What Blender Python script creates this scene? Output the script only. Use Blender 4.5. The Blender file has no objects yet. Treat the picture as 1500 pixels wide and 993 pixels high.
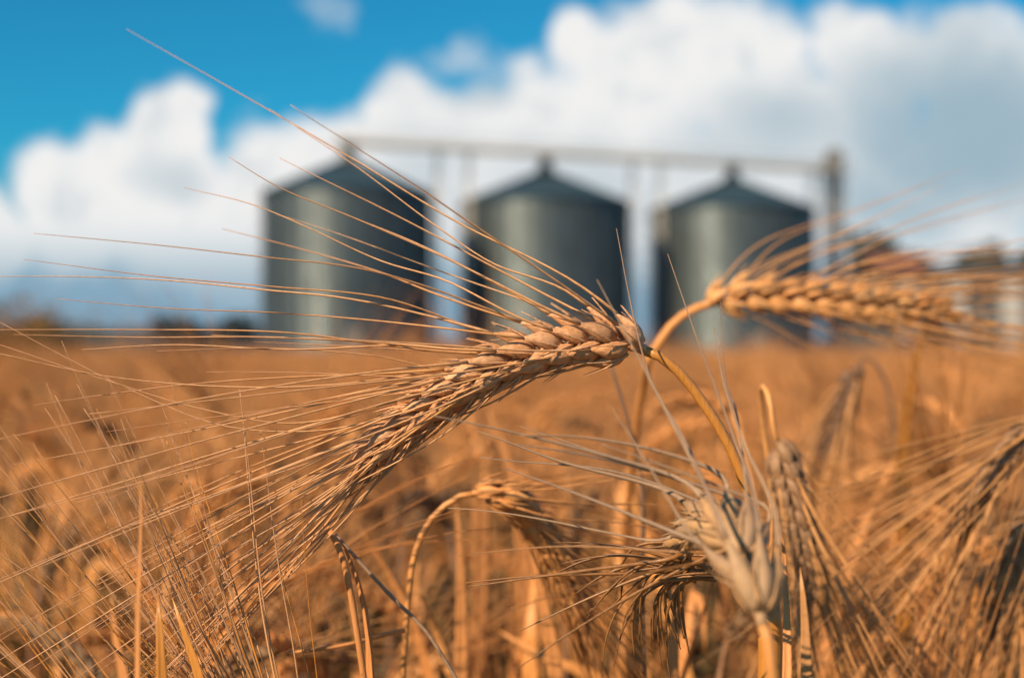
import bpy, math, random
import numpy as np
from mathutils import Vector, Matrix

scene = bpy.context.scene
COL = scene.collection
rng = np.random.default_rng(7)
random.seed(7)

# ------------------------------------------------------------------ camera
CAM_Z = 0.92
FPX = 1500 * 50 / 36.0          # focal length in pixels of the 1500 px wide photo
HZ = 514.0                      # row of the horizon
PITCH = math.atan((HZ - 496.5) / FPX)
FOCUS = 0.42
cam_d = bpy.data.cameras.new('camera')
cam = bpy.data.objects.new('camera', cam_d)
COL.objects.link(cam)
cam_d.lens = 50
cam_d.sensor_width = 36
cam_d.clip_start = 0.02
cam_d.clip_end = 9000
cam.location = (0, 0, CAM_Z)
cam.rotation_euler = (math.pi / 2 + PITCH, 0, 0)
cam_d.dof.use_dof = True
cam_d.dof.focus_distance = FOCUS
cam_d.dof.aperture_fstop = 8.2
scene.camera = cam

CP, SP = math.cos(PITCH), math.sin(PITCH)


def P(px, py, d):
    """World point seen at photo pixel (px, py), d metres in front of the camera."""
    x = (px - 750.0) / FPX * d
    yc = -(py - 496.5) / FPX * d
    return np.array((x, d * CP - yc * SP, CAM_Z + d * SP + yc * CP))


# ------------------------------------------------------------------ world, sun, exposure
SUN_EL = math.radians(34)
SUN_AZ = math.radians(-42)      # from straight behind the camera, towards the left
sun_from = Vector((math.sin(SUN_AZ) * math.cos(SUN_EL), -math.cos(SUN_AZ) * math.cos(SUN_EL), math.sin(SUN_EL)))
sd = bpy.data.lights.new('sun', 'SUN')
sd.energy = 5.0
sd.angle = math.radians(0.5)
sd.color = (1.0, 0.72, 0.44)
sun = bpy.data.objects.new('sun', sd)
COL.objects.link(sun)
sun.rotation_euler = sun_from.to_track_quat('Z', 'Y').to_euler()

world = bpy.data.worlds.new('World')
scene.world = world
world.use_nodes = True
wt = world.node_tree
wt.nodes.clear()


class NT:
    """Small helper that writes shader nodes."""

    def __init__(self, tree):
        self.t = tree

    def node(self, kind, **kw):
        n = self.t.nodes.new(kind)
        for k, v in kw.items():
            setattr(n, k, v)
        return n

    def link(self, a, b):
        self.t.links.new(a, b)

    def put(self, sock, v):
        if isinstance(v, bpy.types.NodeSocket):
            self.link(v, sock)
        else:
            sock.default_value = v

    def m(self, op, a, b=None, c=None, clamp=False):
        n = self.node('ShaderNodeMath', operation=op, use_clamp=clamp)
        for i, v in enumerate((a, b, c)):
            if v is not None:
                self.put(n.inputs[i], v)
        return n.outputs[0]

    def smooth(self, x, a, b):
        n = self.node('ShaderNodeMapRange', interpolation_type='SMOOTHSTEP')
        self.put(n.inputs[0], x)
        n.inputs[1].default_value = a
        n.inputs[2].default_value = b
        return n.outputs[0]

    def mix(self, f, a, b, mode='MIX'):
        n = self.node('ShaderNodeMix', data_type='RGBA', blend_type=mode)
        self.put(n.inputs[0], f)
        for s, v in ((n.inputs[6], a), (n.inputs[7], b)):
            self.put(s, (*v, 1) if isinstance(v, tuple) and len(v) == 3 else v)
        return n.outputs[2]

    def noise(self, vec, scale, detail=4, rough=0.55, dist=0.0):
        n = self.node('ShaderNodeTexNoise')
        if vec is not None:
            self.link(vec, n.inputs['Vector'])
        n.inputs['Scale'].default_value = scale
        n.inputs['Detail'].default_value = detail
        n.inputs['Roughness'].default_value = rough
        n.inputs['Distortion'].default_value = dist
        return n.outputs['Fac'], n.outputs['Color']

    def mapping(self, vec, scale):
        n = self.node('ShaderNodeMapping')
        self.link(vec, n.inputs[0])
        n.inputs['Scale'].default_value = scale
        return n.outputs[0]


W = NT(wt)
sky = W.node('ShaderNodeTexSky', sky_type='NISHITA')
sky.sun_disc = False
sky.sun_elevation = SUN_EL
sky.sun_rotation = math.atan2(sun_from.x, sun_from.y)
sky.air_density = 1.0
sky.dust_density = 0.2
sky.ozone_density = 3.0
tc = W.node('ShaderNodeTexCoord')
sep = W.node('ShaderNodeSeparateXYZ')
W.link(tc.outputs['Generated'], sep.inputs[0])
dx, dy, dz = sep.outputs
dyc = W.m('MAXIMUM', dy, 0.08)
U0 = W.m('DIVIDE', dx, dyc)
V0 = W.m('DIVIDE', dz, dyc)
uv = W.node('ShaderNodeCombineXYZ')
W.link(U0, uv.inputs[0]); W.link(V0, uv.inputs[1])
_, wcol = W.noise(uv.outputs[0], 16.0, 3, 0.55)
wsep = W.node('ShaderNodeSeparateColor')
W.link(wcol, wsep.inputs[0])
U = W.m('MULTIPLY_ADD', W.m('SUBTRACT', wsep.outputs[0], 0.5), 0.05, U0)
V = W.m('MULTIPLY_ADD', W.m('SUBTRACT', wsep.outputs[1], 0.5), 0.05, V0)


def blob_field(blobs):
    out = None
    for px, py, rx, ry, amp in blobs:
        a = W.m('MULTIPLY_ADD', U, FPX / rx, -(px - 750) / rx)
        b = W.m('MULTIPLY_ADD', V, FPX / ry, -(HZ - py) / ry)
        q = W.m('ADD', W.m('MULTIPLY', a, a), W.m('MULTIPLY', b, b))
        r = W.m('MULTIPLY_ADD', q, -amp, amp)
        out = r if out is None else W.m('SMOOTH_MAX', out, r, 0.12)
    return out


CLOUDS = [(-10, 345, 62, 80, 1), (75, 255, 75, 72, 1), (150, 250, 95, 85, 1), (243, 195, 72, 86, 1), (230, 300, 170, 120, 1), (120, 330, 110, 90, 1),
          (400, 250, 105, 95, 1), (490, 240, 110, 95, 1), (420, 340, 260, 140, 1), (600, 190, 78, 96, 1), (690, 205, 125, 110, 1),
          (790, 190, 110, 115, 1), (832, 70, 38, 62, 1), (905, 130, 130, 115, 1), (1000, 105, 165, 140, 1), (1090, 110, 120, 125, 1),
          (1180, 200, 160, 150, 1), (1255, 70, 75, 75, 1), (1330, 110, 110, 100, 1), (1440, 120, 150, 110, 1),
          (1350, 280, 260, 170, 1), (1000, 300, 620, 170, 1), (1600, 200, 200, 200, 1), (-150, 330, 110, 110, 1), (480, 12, 45, 38, .22), (680, 78, 60, 25, .12)]
GREY = [(1140, 195, 130, 80, .7), (1040, 215, 80, 50, .45), (1420, 190, 230, 150, 1.6), (1300, 290, 140, 80, 1.1), (700, 120, 50, 40, .5),
        (240, 265, 50, 30, .4), (850, 270, 130, 60, .35), (620, 250, 60, 60, .3), (1380, 60, 80, 40, .5)]
dens = blob_field(CLOUDS)
fb, _ = W.noise(uv.outputs[0], 19.0, 6, 0.6)
fb3, _ = W.noise(uv.outputs[0], 34.0, 5, 0.6, 0.4)
fb2, _ = W.noise(uv.outputs[0], 9.0, 4, 0.55)
dens = W.m('ADD', dens, W.m('MULTIPLY', W.m('SUBTRACT', fb, 0.5), 1.7))
front = W.smooth(dens, -0.12, 0.62)
base_fade = W.smooth(V0, 0.012, 0.10)      # the far cloud bases thin out into haze above the horizon
front = W.m('MULTIPLY', front, W.m('MULTIPLY_ADD', base_fade, 0.75, 0.25))
gen, _ = W.noise(tc.outputs['Generated'], 2.6, 6, 0.6)
rest = W.m('MULTIPLY', W.smooth(gen, 0.52, 0.66), 0.8)
facing = W.smooth(dy, 0.35, 0.6)
inside = W.m('MULTIPLY', facing, W.smooth(V0, 0.42, 0.33))
cloud = W.m('ADD', W.m('MULTIPLY', front, inside), W.m('MULTIPLY', rest, W.m('SUBTRACT', 1.0, inside)))
cloud = W.m('MULTIPLY', cloud, W.smooth(dz, -0.02, 0.01))
grey = W.m('ADD', blob_field(GREY), W.m('MULTIPLY', W.m('ADD', W.m('MULTIPLY', W.m('SUBTRACT', fb2, 0.5), 1.6), W.m('MULTIPLY', W.m('SUBTRACT', fb, 0.5), 1.2))))
edge = W.m('MULTIPLY', W.smooth(dens, 0.55, 0.15), 0.22)
greyf = W.m('MAXIMUM', W.m('MULTIPLY', W.smooth(grey, -0.95, 1.75), 1.0), edge)
greyf = W.m('MAXIMUM', greyf, W.m('MULTIPLY', W.smooth(fb3, 0.45, 0.75), 0.42))
greyf = W.m('MAXIMUM', greyf, W.m('MULTIPLY', W.m('SUBTRACT', 1.0, base_fade), 0.9))
cloud_col = W.mix(greyf, (6.25, 6.2, 6.15), (2.35, 3.3, 3.9))
sky_col = W.mix(1.0, sky.outputs[0], (0.075, 0.58, 0.70), 'MULTIPLY')
sky_col = W.mix(W.smooth(V0, 0.15, 0.04), sky_col, (1.7, 2.8, 3.7))
final = W.mix(cloud, sky_col, cloud_col)
bg = W.node('ShaderNodeBackground')
bg.inputs[1].default_value = 0.1
W.link(final, bg.inputs[0])
wo = W.node('ShaderNodeOutputWorld')
W.link(bg.outputs[0], wo.inputs[0])

scene.view_settings.view_transform = 'Standard'
scene.view_settings.look = 'None'
scene.view_settings.exposure = 0.5
scene.view_settings.gamma = 1.0
scene.view_settings.use_curve_mapping = False


# ------------------------------------------------------------------ helpers
def cr(pts, n):
    """Smooth curve through pts, n samples evenly spread by chord length."""
    p = np.asarray(pts, float)
    if len(p) == 2:
        return p[0] + (p[1] - p[0]) * np.linspace(0, 1, n)[:, None]
    h = np.maximum(np.linalg.norm(np.diff(p, axis=0), axis=1), 1e-9)
    k = np.concatenate([[0], np.cumsum(h)])
    sl = np.diff(p, axis=0) / h[:, None]
    mt = np.vstack([sl[0], (sl[:-1] * h[1:, None] + sl[1:] * h[:-1, None]) / (h[:-1] + h[1:])[:, None], sl[-1]])
    q = np.linspace(0, k[-1], n)
    i = np.clip(np.searchsorted(k, q, side='right') - 1, 0, len(p) - 2)
    hh = h[i][:, None]
    t = ((q - k[i])[:, None]) / hh
    return ((2 * t ** 3 - 3 * t ** 2 + 1) * p[i] + (t ** 3 - 2 * t ** 2 + t) * hh * mt[i]
            + (3 * t ** 2 - 2 * t ** 3) * p[i + 1] + (t ** 3 - t ** 2) * hh * mt[i + 1])


def unit(v):
    v = np.asarray(v, float)
    return v / max(np.linalg.norm(v), 1e-12)


def frames(path, ref):
    """Tangent, up and side vectors along a path, up kept near ref."""
    T = np.gradient(path, axis=0)
    T /= np.maximum(np.linalg.norm(T, axis=1), 1e-12)[:, None]
    up = unit(ref - np.dot(ref, T[0]) * T[0])
    Us = []
    for t in T:
        up = unit(up - np.dot(up, t) * t)
        Us.append(up)
    Us = np.array(Us)
    return T, Us, np.cross(T, Us)


class MB:
    """Collects geometry for ONE mesh; 'along' runs root to tip, 'rnd' is one number per piece."""

    def __init__(self):
        self.v, self.f, self.al, self.rn, self.n = [], [], [], [], 0

    def add(self, v, f, al=None, rn=0.5):
        v = np.asarray(v, float)
        self.v.append(v)
        self.f += [tuple(i + self.n for i in q) for q in f]
        self.al.append(np.full(len(v), 0.5) if al is None else np.asarray(al, float))
        self.rn.append(np.full(len(v), rn))
        self.n += len(v)

    def tube(self, path, rad, k=6, rn=0.5, flat=1.0, ref=(0.31, -0.9, 0.2), al=(0, 1)):
        path = np.asarray(path, float)
        n = len(path)
        rad = np.broadcast_to(np.asarray(rad, float), (n,))
        T, Us, Vs = frames(path, np.asarray(ref, float))
        a = np.arange(k) * 2 * math.pi / k
        ring = path[:, None, :] + rad[:, None, None] * (np.cos(a)[None, :, None] * Us[:, None, :] + flat * np.sin(a)[None, :, None] * Vs[:, None, :])
        v = ring.reshape(-1, 3)
        f = [(i * k + j, i * k + (j + 1) % k, (i + 1) * k + (j + 1) % k, (i + 1) * k + j) for i in range(n - 1) for j in range(k)]
        f += [tuple(range(k))[::-1], tuple((n - 1) * k + j for j in range(k))]
        self.add(v, f, np.repeat(np.linspace(al[0], al[1], n), k), rn)

    def leaf(self, path, width, ref, fold=0.25, rn=0.5, twist=0.0, taper=0.075):
        path = np.asarray(path, float)
        n = len(path)
        T, Us, Vs = frames(path, np.asarray(ref, float))
        t = np.linspace(0, 1, n)
        left = np.linalg.norm(np.diff(path, axis=0), axis=1)[::-1].cumsum()[::-1]
        left = np.append(left, 0.0)
        w = width * np.minimum(1, 0.55 + 3 * t) * np.clip(left / taper, 0, 1) ** 0.65 + 1e-4
        a = twist * t
        side = np.cos(a)[:, None] * Vs + np.sin(a)[:, None] * Us
        up = -np.sin(a)[:, None] * Vs + np.cos(a)[:, None] * Us
        cols = []
        for s in (-1, -.5, 0, .5, 1):
            cols.append(path + side * (s * w)[:, None] * 0.5 + up * (abs(s) * fold * w)[:, None] * 0.5)
        for s in (1, .5, 0, -.5, -1):
            cols.append(path + side * (s * w)[:, None] * 0.5 + up * (abs(s) * fold * w)[:, None] * 0.5 - up * 0.00018)
        v = np.stack(cols, 1).reshape(-1, 3)
        k = 10
        f = [(i * k + j, i * k + (j + 1) % k, (i + 1) * k + (j + 1) % k, (i + 1) * k + j) for i in range(n - 1) for j in range(k)]
        f += [tuple(range(k))[::-1], tuple((n - 1) * k + j for j in range(k))]
        self.add(v, f, np.repeat(t, k), rn)

    def box(self, c, s, rot=None):
        c = np.asarray(c, float)
        h = np.asarray(s, float) / 2
        v = np.array([(x, y, z) for x in (-1, 1) for y in (-1, 1) for z in (-1, 1)]) * h
        if rot is not None:
            v = v @ np.asarray(rot).T
        self.add(v + c, [(0, 1, 3, 2), (4, 6, 7, 5), (0, 4, 5, 1), (2, 3, 7, 6), (0, 2, 6, 4), (1, 5, 7, 3)])

    def lathe(self, prof, k, c=(0, 0, 0), caps=True):
        a = np.arange(k) * 2 * math.pi / k
        v = np.array([(r * math.cos(t), r * math.sin(t), z) for r, z in prof for t in a]) + np.asarray(c, float)
        n = len(prof)
        f = [(i * k + j, i * k + (j + 1) % k, (i + 1) * k + (j + 1) % k, (i + 1) * k + j) for i in range(n - 1) for j in range(k)]
        if caps:
            f += [tuple(range(k))[::-1], tuple((n - 1) * k + j for j in range(k))]
        self.add(v, f)

    def mesh(self, name, smooth=True):
        me = bpy.data.meshes.new(name)
        me.from_pydata(np.vstack(self.v).tolist(), [], self.f)
        for nm, arr in (('along', self.al), ('rnd', self.rn)):
            at = me.attributes.new(nm, 'FLOAT', 'POINT')
            at.data.foreach_set('value', np.concatenate(arr).astype(np.float32))
        if smooth:
            me.polygons.foreach_set('use_smooth', np.ones(len(me.polygons), bool))
        me.update()
        return me

    def build(self, name, mat, parent=None, smooth=True, loc=(0, 0, 0)):
        me = self.mesh(name, smooth)
        me.materials.append(mat)
        o = bpy.data.objects.new(name, me)
        COL.objects.link(o)
        o.location = loc
        o.parent = parent
        return o


def tag(o, label=None, cat=None, group=None, kind=None):
    for k, v in (('label', label), ('category', cat), ('group', group), ('kind', kind)):
        if v:
            o[k] = v
    return o


def thing(name, label, cat, loc, group=None, rz=0.0):
    o = bpy.data.objects.new(name, None)
    COL.objects.link(o)
    o.empty_display_size = 0.05
    o.location = loc
    o.rotation_euler = (0, 0, rz)
    return tag(o, label, cat, group)


# ------------------------------------------------------------------ materials
def new_mat(name):
    m = bpy.data.materials.new(name)
    m.use_nodes = True
    m.node_tree.nodes.clear()
    return m, NT(m.node_tree)


def finish(N, col, rough=0.6, metal=0.0, bump=None, bump_d=0.001, bump_s=0.5, thin=0.0, spec=0.5):
    b = N.node('ShaderNodeBsdfPrincipled')
    N.put(b.inputs['Base Color'], col if not isinstance(col, tuple) else (*col, 1))
    N.put(b.inputs['Roughness'], rough)
    N.put(b.inputs['Metallic'], metal)
    b.inputs['Specular IOR Level'].default_value = spec
    if bump is not None:
        bp = N.node('ShaderNodeBump')
        bp.inputs['Strength'].default_value = bump_s
        bp.inputs['Distance'].default_value = bump_d
        N.link(bump, bp.inputs['Height'])
        N.link(bp.outputs[0], b.inputs['Normal'])
    o = N.node('ShaderNodeOutputMaterial')
    if thin:
        t = N.node('ShaderNodeBsdfTranslucent')
        N.put(t.inputs[0], col if not isinstance(col, tuple) else (*col, 1))
        mx = N.node('ShaderNodeMixShader')
        mx.inputs[0].default_value = thin
        N.link(b.outputs[0], mx.inputs[1]); N.link(t.outputs[0], mx.inputs[2])
        N.link(mx.outputs[0], o.inputs[0])
    else:
        N.link(b.outputs[0], o.inputs[0])


def straw(name, root, tip, pale, rough=0.5, streak=(900, 900, 60), thin=0.0, spots=0.0, dark=0.45, objvar=0.25, bumpd=0.0004):
    """Dry plant tissue: colour changes root to tip, every piece differs a little, fibres run lengthwise."""
    m, N = new_mat(name)
    al = N.node('ShaderNodeAttribute', attribute_name='along').outputs['Fac']
    rn = N.node('ShaderNodeAttribute', attribute_name='rnd').outputs['Fac']
    oi = N.node('ShaderNodeObjectInfo').outputs['Random']
    co = N.node('ShaderNodeTexCoord').outputs['Object']
    c = N.mix(N.smooth(al, 0.02, 0.9), root, tip)
    c = N.mix(N.m('MULTIPLY', rn, 0.8), c, pale)
    c = N.mix(N.m('MULTIPLY', N.smooth(oi, 0.5, 0.0), objvar), c, tuple(x * 0.5 for x in pale))
    c = N.mix(N.m('MULTIPLY', N.smooth(oi, 0.62, 1.0), objvar), c, tuple(min(.85, x * q) for x, q in zip(pale, (1.15, 1.3, 1.45))))
    fib, _ = N.noise(N.mapping(co, streak), 1.0, 3, 0.6)
    c = N.mix(N.m('MULTIPLY', N.smooth(fib, 0.48, 0.72), dark), c, tuple(x * 0.45 for x in root))
    big, _ = N.noise(co, 60.0, 3, 0.6)
    c = N.mix(N.m('MULTIPLY', N.smooth(big, 0.4, 0.75), 0.30), c, tuple(min(1, x * 1.35) for x in pale))
    if spots:
        sp, _ = N.noise(co, 420.0, 2, 0.5)
        c = N.mix(N.m('MULTIPLY', N.smooth(sp, 0.66, 0.74), spots), c, (0.05, 0.03, 0.02))
    finish(N, c, rough, 0.0, fib, bumpd, 0.5, thin)
    return m


M = {}
M['grain'] = straw('barley_husk', (0.54, 0.285, 0.135), (0.54, 0.25, 0.105), (0.58, 0.34, 0.19), 0.5, (1500, 1500, 110), 0.0, 0.3, 0.75, 0.5, 0.0009)
M['awn'] = straw('barley_awn', (0.56, 0.28, 0.085), (0.46, 0.225, 0.12), (0.64, 0.38, 0.21), 0.42, (500, 500, 500), 0.15, 0.0, 0.4)
M['stem'] = straw('barley_stem', (0.48, 0.19, 0.028), (0.50, 0.21, 0.035), (0.46, 0.21, 0.05), 0.38, (1400, 1400, 25), 0.0, 0.2, 0.6)
M['leaf'] = straw('dry_leaf', (0.620, 0.270, 0.079), (0.620, 0.275, 0.088), (0.656, 0.318, 0.121), 0.6, (900, 900, 30), 0.25, 0.35, 0.4)
M['crop_ear'] = straw('crop_husk', (0.656, 0.288, 0.088), (0.620, 0.270, 0.079), (0.694, 0.341, 0.126), 0.6, (900, 900, 200), 0.0, 0.0, 0.5, 0.7)
M['crop_awn'] = straw('crop_awn', (0.694, 0.328, 0.104), (0.656, 0.296, 0.092), (0.730, 0.380, 0.151), 0.5, (500, 500, 500), 0.35, 0.0, 0.2, 0.6)
M['crop_stem'] = straw('crop_stem', (0.656, 0.270, 0.067), (0.674, 0.292, 0.079), (0.674, 0.328, 0.113), 0.5, (900, 900, 25), 0.0, 0.1, 0.5, 0.6)
M['wither'] = straw('withered_awn', (0.22, 0.10, 0.03), (0.17, 0.08, 0.03), (0.32, 0.155, 0.055), 0.4, (500, 500, 500), 0.05, 0.0, 0.5)
M['grey_awn'] = straw('shade_grey_awn', (0.31, 0.215, 0.15), (0.19, 0.135, 0.105), (0.34, 0.225, 0.14), 0.5, (500, 500, 500), 0.1, 0.0, 0.3)  # grey of the shaded near ear put into the awn colour
M['grey_grain'] = straw('shade_grey_husk', (0.36, 0.24, 0.15), (0.28, 0.185, 0.12), (0.48, 0.28, 0.12), 0.6, (1600, 1600, 130), 0.0, 0.2, 0.5)  # shade on the near ear put into its grey husk colour
M['gold_ear'] = straw('golden_husk', (0.74, 0.37, 0.135), (0.70, 0.33, 0.11), (0.78, 0.45, 0.20), 0.5, (1500, 1500, 110), 0.12, 0.1, 0.5, 0.4)
M['gold_awn'] = straw('golden_awn', (0.76, 0.40, 0.14), (0.70, 0.36, 0.14), (0.80, 0.48, 0.22), 0.45, (500, 500, 500), 0.3, 0.0, 0.2)
M['shaded_grain'] = straw('shaded_husk', (0.25, 0.145, 0.075), (0.23, 0.125, 0.065), (0.30, 0.18, 0.095), 0.6, (1600, 1600, 130), 0.0, 0.3, 0.6)  # shade at the lower right put into a darker husk colour
M['shaded_awn'] = straw('shaded_awn', (0.52, 0.26, 0.085), (0.45, 0.22, 0.085), (0.58, 0.31, 0.13), 0.45, (500, 500, 500), 0.1, 0.0, 0.4)  # awn colour darkened slightly for the same shade
M['dark_twig'] = straw('dark_twig', (0.16, 0.085, 0.045), (0.14, 0.08, 0.05), (0.22, 0.13, 0.08), 0.6, (900, 900, 60), 0.0, 0.3, 0.5)


def mat_ground():
    m, N = new_mat('soil_and_stubble')
    co = N.node('ShaderNodeTexCoord').outputs['Object']
    a, _ = N.noise(co, 0.05, 5, 0.6)
    b, _ = N.noise(co, 9.0, 5, 0.6)
    c = N.mix(N.smooth(b, 0.35, 0.7), (0.10, 0.065, 0.035), (0.26, 0.15, 0.06))
    c = N.mix(N.smooth(a, 0.45, 0.65), c, (0.10, 0.09, 0.04))
    finish(N, c, 0.9, 0, b, 0.02, 0.6)
    return m


def mat_metal(name, base, rough, metal, corr=0.0):
    m, N = new_mat(name)
    co = N.node('ShaderNodeTexCoord').outputs['Object']
    a, _ = N.noise(co, 0.7, 5, 0.6)
    s, _ = N.noise(N.mapping(co, (1.6, 1.6, 0.12)), 1.0, 4, 0.6)
    c = N.mix(N.smooth(a, 0.3, 0.7), base, tuple(x * 0.75 for x in base))
    c = N.mix(N.m('MULTIPLY', N.smooth(s, 0.5, 0.75), 0.4), c, tuple(x * 0.55 for x in base))
    r = N.m('MULTIPLY_ADD', a, 0.25, rough - 0.12)
    bump = None
    if corr:
        w = N.node('ShaderNodeTexWave', wave_type='BANDS', bands_direction='Z', wave_profile='SIN')
        N.link(co, w.inputs[0])
        w.inputs['Scale'].default_value = corr
        bump = w.outputs['Fac']
    finish(N, c, r, metal, bump, 0.005, 0.06)
    return m


def mat_plain(name, base, rough=0.8, scale=1.5, var=0.35, metal=0.0):
    m, N = new_mat(name)
    co = N.node('ShaderNodeTexCoord').outputs['Object']
    a, _ = N.noise(co, scale, 5, 0.6)
    c = N.mix(N.smooth(a, 0.3, 0.7), base, tuple(x * (1 - var) for x in base))
    finish(N, c, rough, metal, a, 0.01, 0.3)
    return m


M['ground'] = mat_ground()
M['galv'] = mat_metal('galvanised_sheet', (0.105, 0.145, 0.172), 0.46, 0.62)
M['roofm'] = mat_metal('galvanised_roof', (0.05, 0.105, 0.15), 0.5, 0.4)
M['steel'] = mat_metal('grey_steel', (0.20, 0.21, 0.22), 0.6, 0.3)
M['pale_steel'] = mat_metal('pale_galvanised', (0.50, 0.51, 0.50), 0.6, 0.1)
M['white'] = mat_plain('white_sheet', (0.46, 0.48, 0.50))
M['darkwall'] = mat_plain('dark_cladding', (0.09, 0.10, 0.11))
M['redroof'] = mat_plain('red_brown_roof', (0.17, 0.075, 0.06))
M['foliage'] = mat_plain('tree_foliage', (0.035, 0.055, 0.035), 0.7, 0.8, 0.5)
M['bark'] = mat_plain('bark', (0.10, 0.07, 0.05), 0.9, 4)
M['hill'] = mat_plain('hazy_hillside', (0.035, 0.065, 0.085), 1.0, 0.01, 0.4)  # blue of distant haze put into the colour of hills and far trees
M['bush'] = mat_plain('roadside_bush', (0.17, 0.115, 0.035), 0.8, 3, 0.5)

# ------------------------------------------------------------------ ground, hills
g = MB()
R = 6000
ys = [-60, -10, 0, 5, 15, 40, 90, 140, 400, 1500, R]
for_x = [-R, -800, -150, -40, -10, 0, 10, 40, 150, 800, R]
gv = [(x, y, 0.0) for y in ys for x in for_x]
nx = len(for_x)
g.add(gv, [(j * nx + i, j * nx + i + 1, (j + 1) * nx + i + 1, (j + 1) * nx + i) for j in range(len(ys) - 1) for i in range(nx - 1)])
tag(g.build('ground', M['ground']), kind='structure')


def ridge(name, y0, depth, x0, x1, heights, seed):
    r = np.random.default_rng(seed)
    n, mrows = 90, 7
    xs = np.linspace(x0, x1, n)
    h = np.interp(xs, [a for a, b in heights], [b for a, b in heights])
    h = h * (1 + 0.07 * r.standard_normal(n))
    v = []
    for j in range(mrows):
        s = j / (mrows - 1)
        for i in range(n):
            v.append((xs[i], y0 + depth * s, h[i] * math.sin(math.pi * s) - 0.5))
    b = MB()
    b.add(v, [(j * n + i, j * n + i + 1, (j + 1) * n + i + 1, (j + 1) * n + i) for j in range(mrows - 1) for i in range(n - 1)])
    return tag(b.build(name, M['hill']), kind='structure')


ridge('hills', 1400, 700, -1300, 1300, [(-1300, 30), (-600, 34), (-420, 28), (-330, 30), (-200, 20), (0, 12), (400, 16), (600, 30), (1300, 34)], 3)

# ------------------------------------------------------------------ silos
SILO_R = 5.0


def silo(cx_px, width_px, label, SILO_R=5.0):
    d = 10.0 * FPX / width_px
    x = (cx_px - 750) / FPX * d
    t = thing('grain_silo', label, 'silo', (x, d, 0), 'grain silos beyond the field')
    H, A = 10.45, 12.75
    b = MB()
    prof = [(SILO_R + 0.013 * math.cos(2 * math.pi * z / 0.19), z) for z in np.arange(0, H, 0.19 / 8)]      # corrugated sheet
    b.lathe(prof, 96, caps=False)
    wall = b.build('wall', M['galv'], t, smooth=True)
    b = MB()
    for k in range(32):
        a = (k + .5) * 2 * math.pi / 32
        c, s = math.cos(a), math.sin(a)
        b.box((c * (SILO_R + 0.075), s * (SILO_R + 0.075), H / 2), (0.08, 0.10, H - 0.2), [[c, -s, 0], [s, c, 0], [0, 0, 1]])
    b.build('stiffener', M['galv'], wall, smooth=False)
    b = MB()
    b.lathe([(SILO_R + 0.22, H - 0.12), (SILO_R + 0.24, H + 0.02), (SILO_R * .5, H + 0.02 + (A - H) * .5), (0.55, A - 0.25), (0.5, A - 0.24)], 48)
    roof = b.build('roof', M['roofm'], t, smooth=False)
    b = MB()
    for k in range(24):
        a = k * 2 * math.pi / 24
        p0 = np.array((math.cos(a) * (SILO_R + .2), math.sin(a) * (SILO_R + .2), H + 0.06))
        p1 = np.array((math.cos(a) * .6, math.sin(a) * .6, A - 0.2))
        b.tube([p0, p1], 0.04, 4)
    b.build('rib', M['roofm'], roof, smooth=False)
    b = MB()
    b.lathe([(0.55, A - 0.3), (0.55, A + 0.15), (0.30, A + 0.35), (0.30, A + 0.55)], 20)
    b.build('roof_cap', M['steel'], t)
    b = MB()
    b.box((0, 0, A + 0.8), (0.95, 0.8, 0.55))
    b.box((0, 0, A + 0.5), (0.6, 0.6, 0.3))
    b.build('inlet_box', M['steel'], t, smooth=False)
    b = MB()                      # ladder with a safety cage on the left side
    for s in (-.22, .22):
        b.tube([(-SILO_R - .28, s, 0.1), (-SILO_R - .28, s, H + .9)], 0.03, 6)
    for i in range(36):
        z = .4 + i * (H / 36)
        b.tube([(-SILO_R - .28, -.22, z), (-SILO_R - .28, .22, z)], 0.015, 5)
    for i in range(9):
        z = 2.6 + i * (H - 2.0) / 9
        hoop = [(-SILO_R - .28 - .42 * math.sin(q), .36 * math.cos(q), z) for q in np.linspace(0, math.pi, 9)]
        b.tube(hoop, 0.03, 5, ref=(0, 0, 1))
    b.build('ladder', M['steel'], t)
    b = MB()
    b.box((0.9, -SILO_R - 0.02, 1.3), (0.9, 0.25, 1.6))
    dr = b.build('door', M['steel'], t, smooth=False)
    b = MB()
    b.tube([(1.25, -SILO_R - .17, 1.1), (1.25, -SILO_R - .20, 1.3), (1.25, -SILO_R - .17, 1.5)], 0.025, 6)
    b.build('handle', M['pale_steel'], dr)
    return np.array((x, d))


s1 = silo(510, 240, 'largest and nearest grey silo, leftmost of the three, standing over the field')
s2 = silo(799, 225, 'middle grey silo of three, behind the sharp barley ear', 5.36)
s3 = silo(1073, 215, 'smallest and farthest grey silo, next to the elevator tower', 5.42)

# conveyor gallery over the silo tops
ax = (s3 - s1) / np.linalg.norm(s3 - s1)
end = s1 + ax * 34.6
start = s1 - ax * 0.9
nrm = np.array((-ax[1], ax[0]))
ZC = CAM_Z + 12.75
mid = (start + end) / 2
con = thing('conveyor_gallery', 'long pale overhead conveyor gallery running across the silo tops', 'conveyor', (mid[0], mid[1], 0))


def rel(p2, z):
    return np.array((p2[0] - mid[0], p2[1] - mid[1], z))


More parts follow.
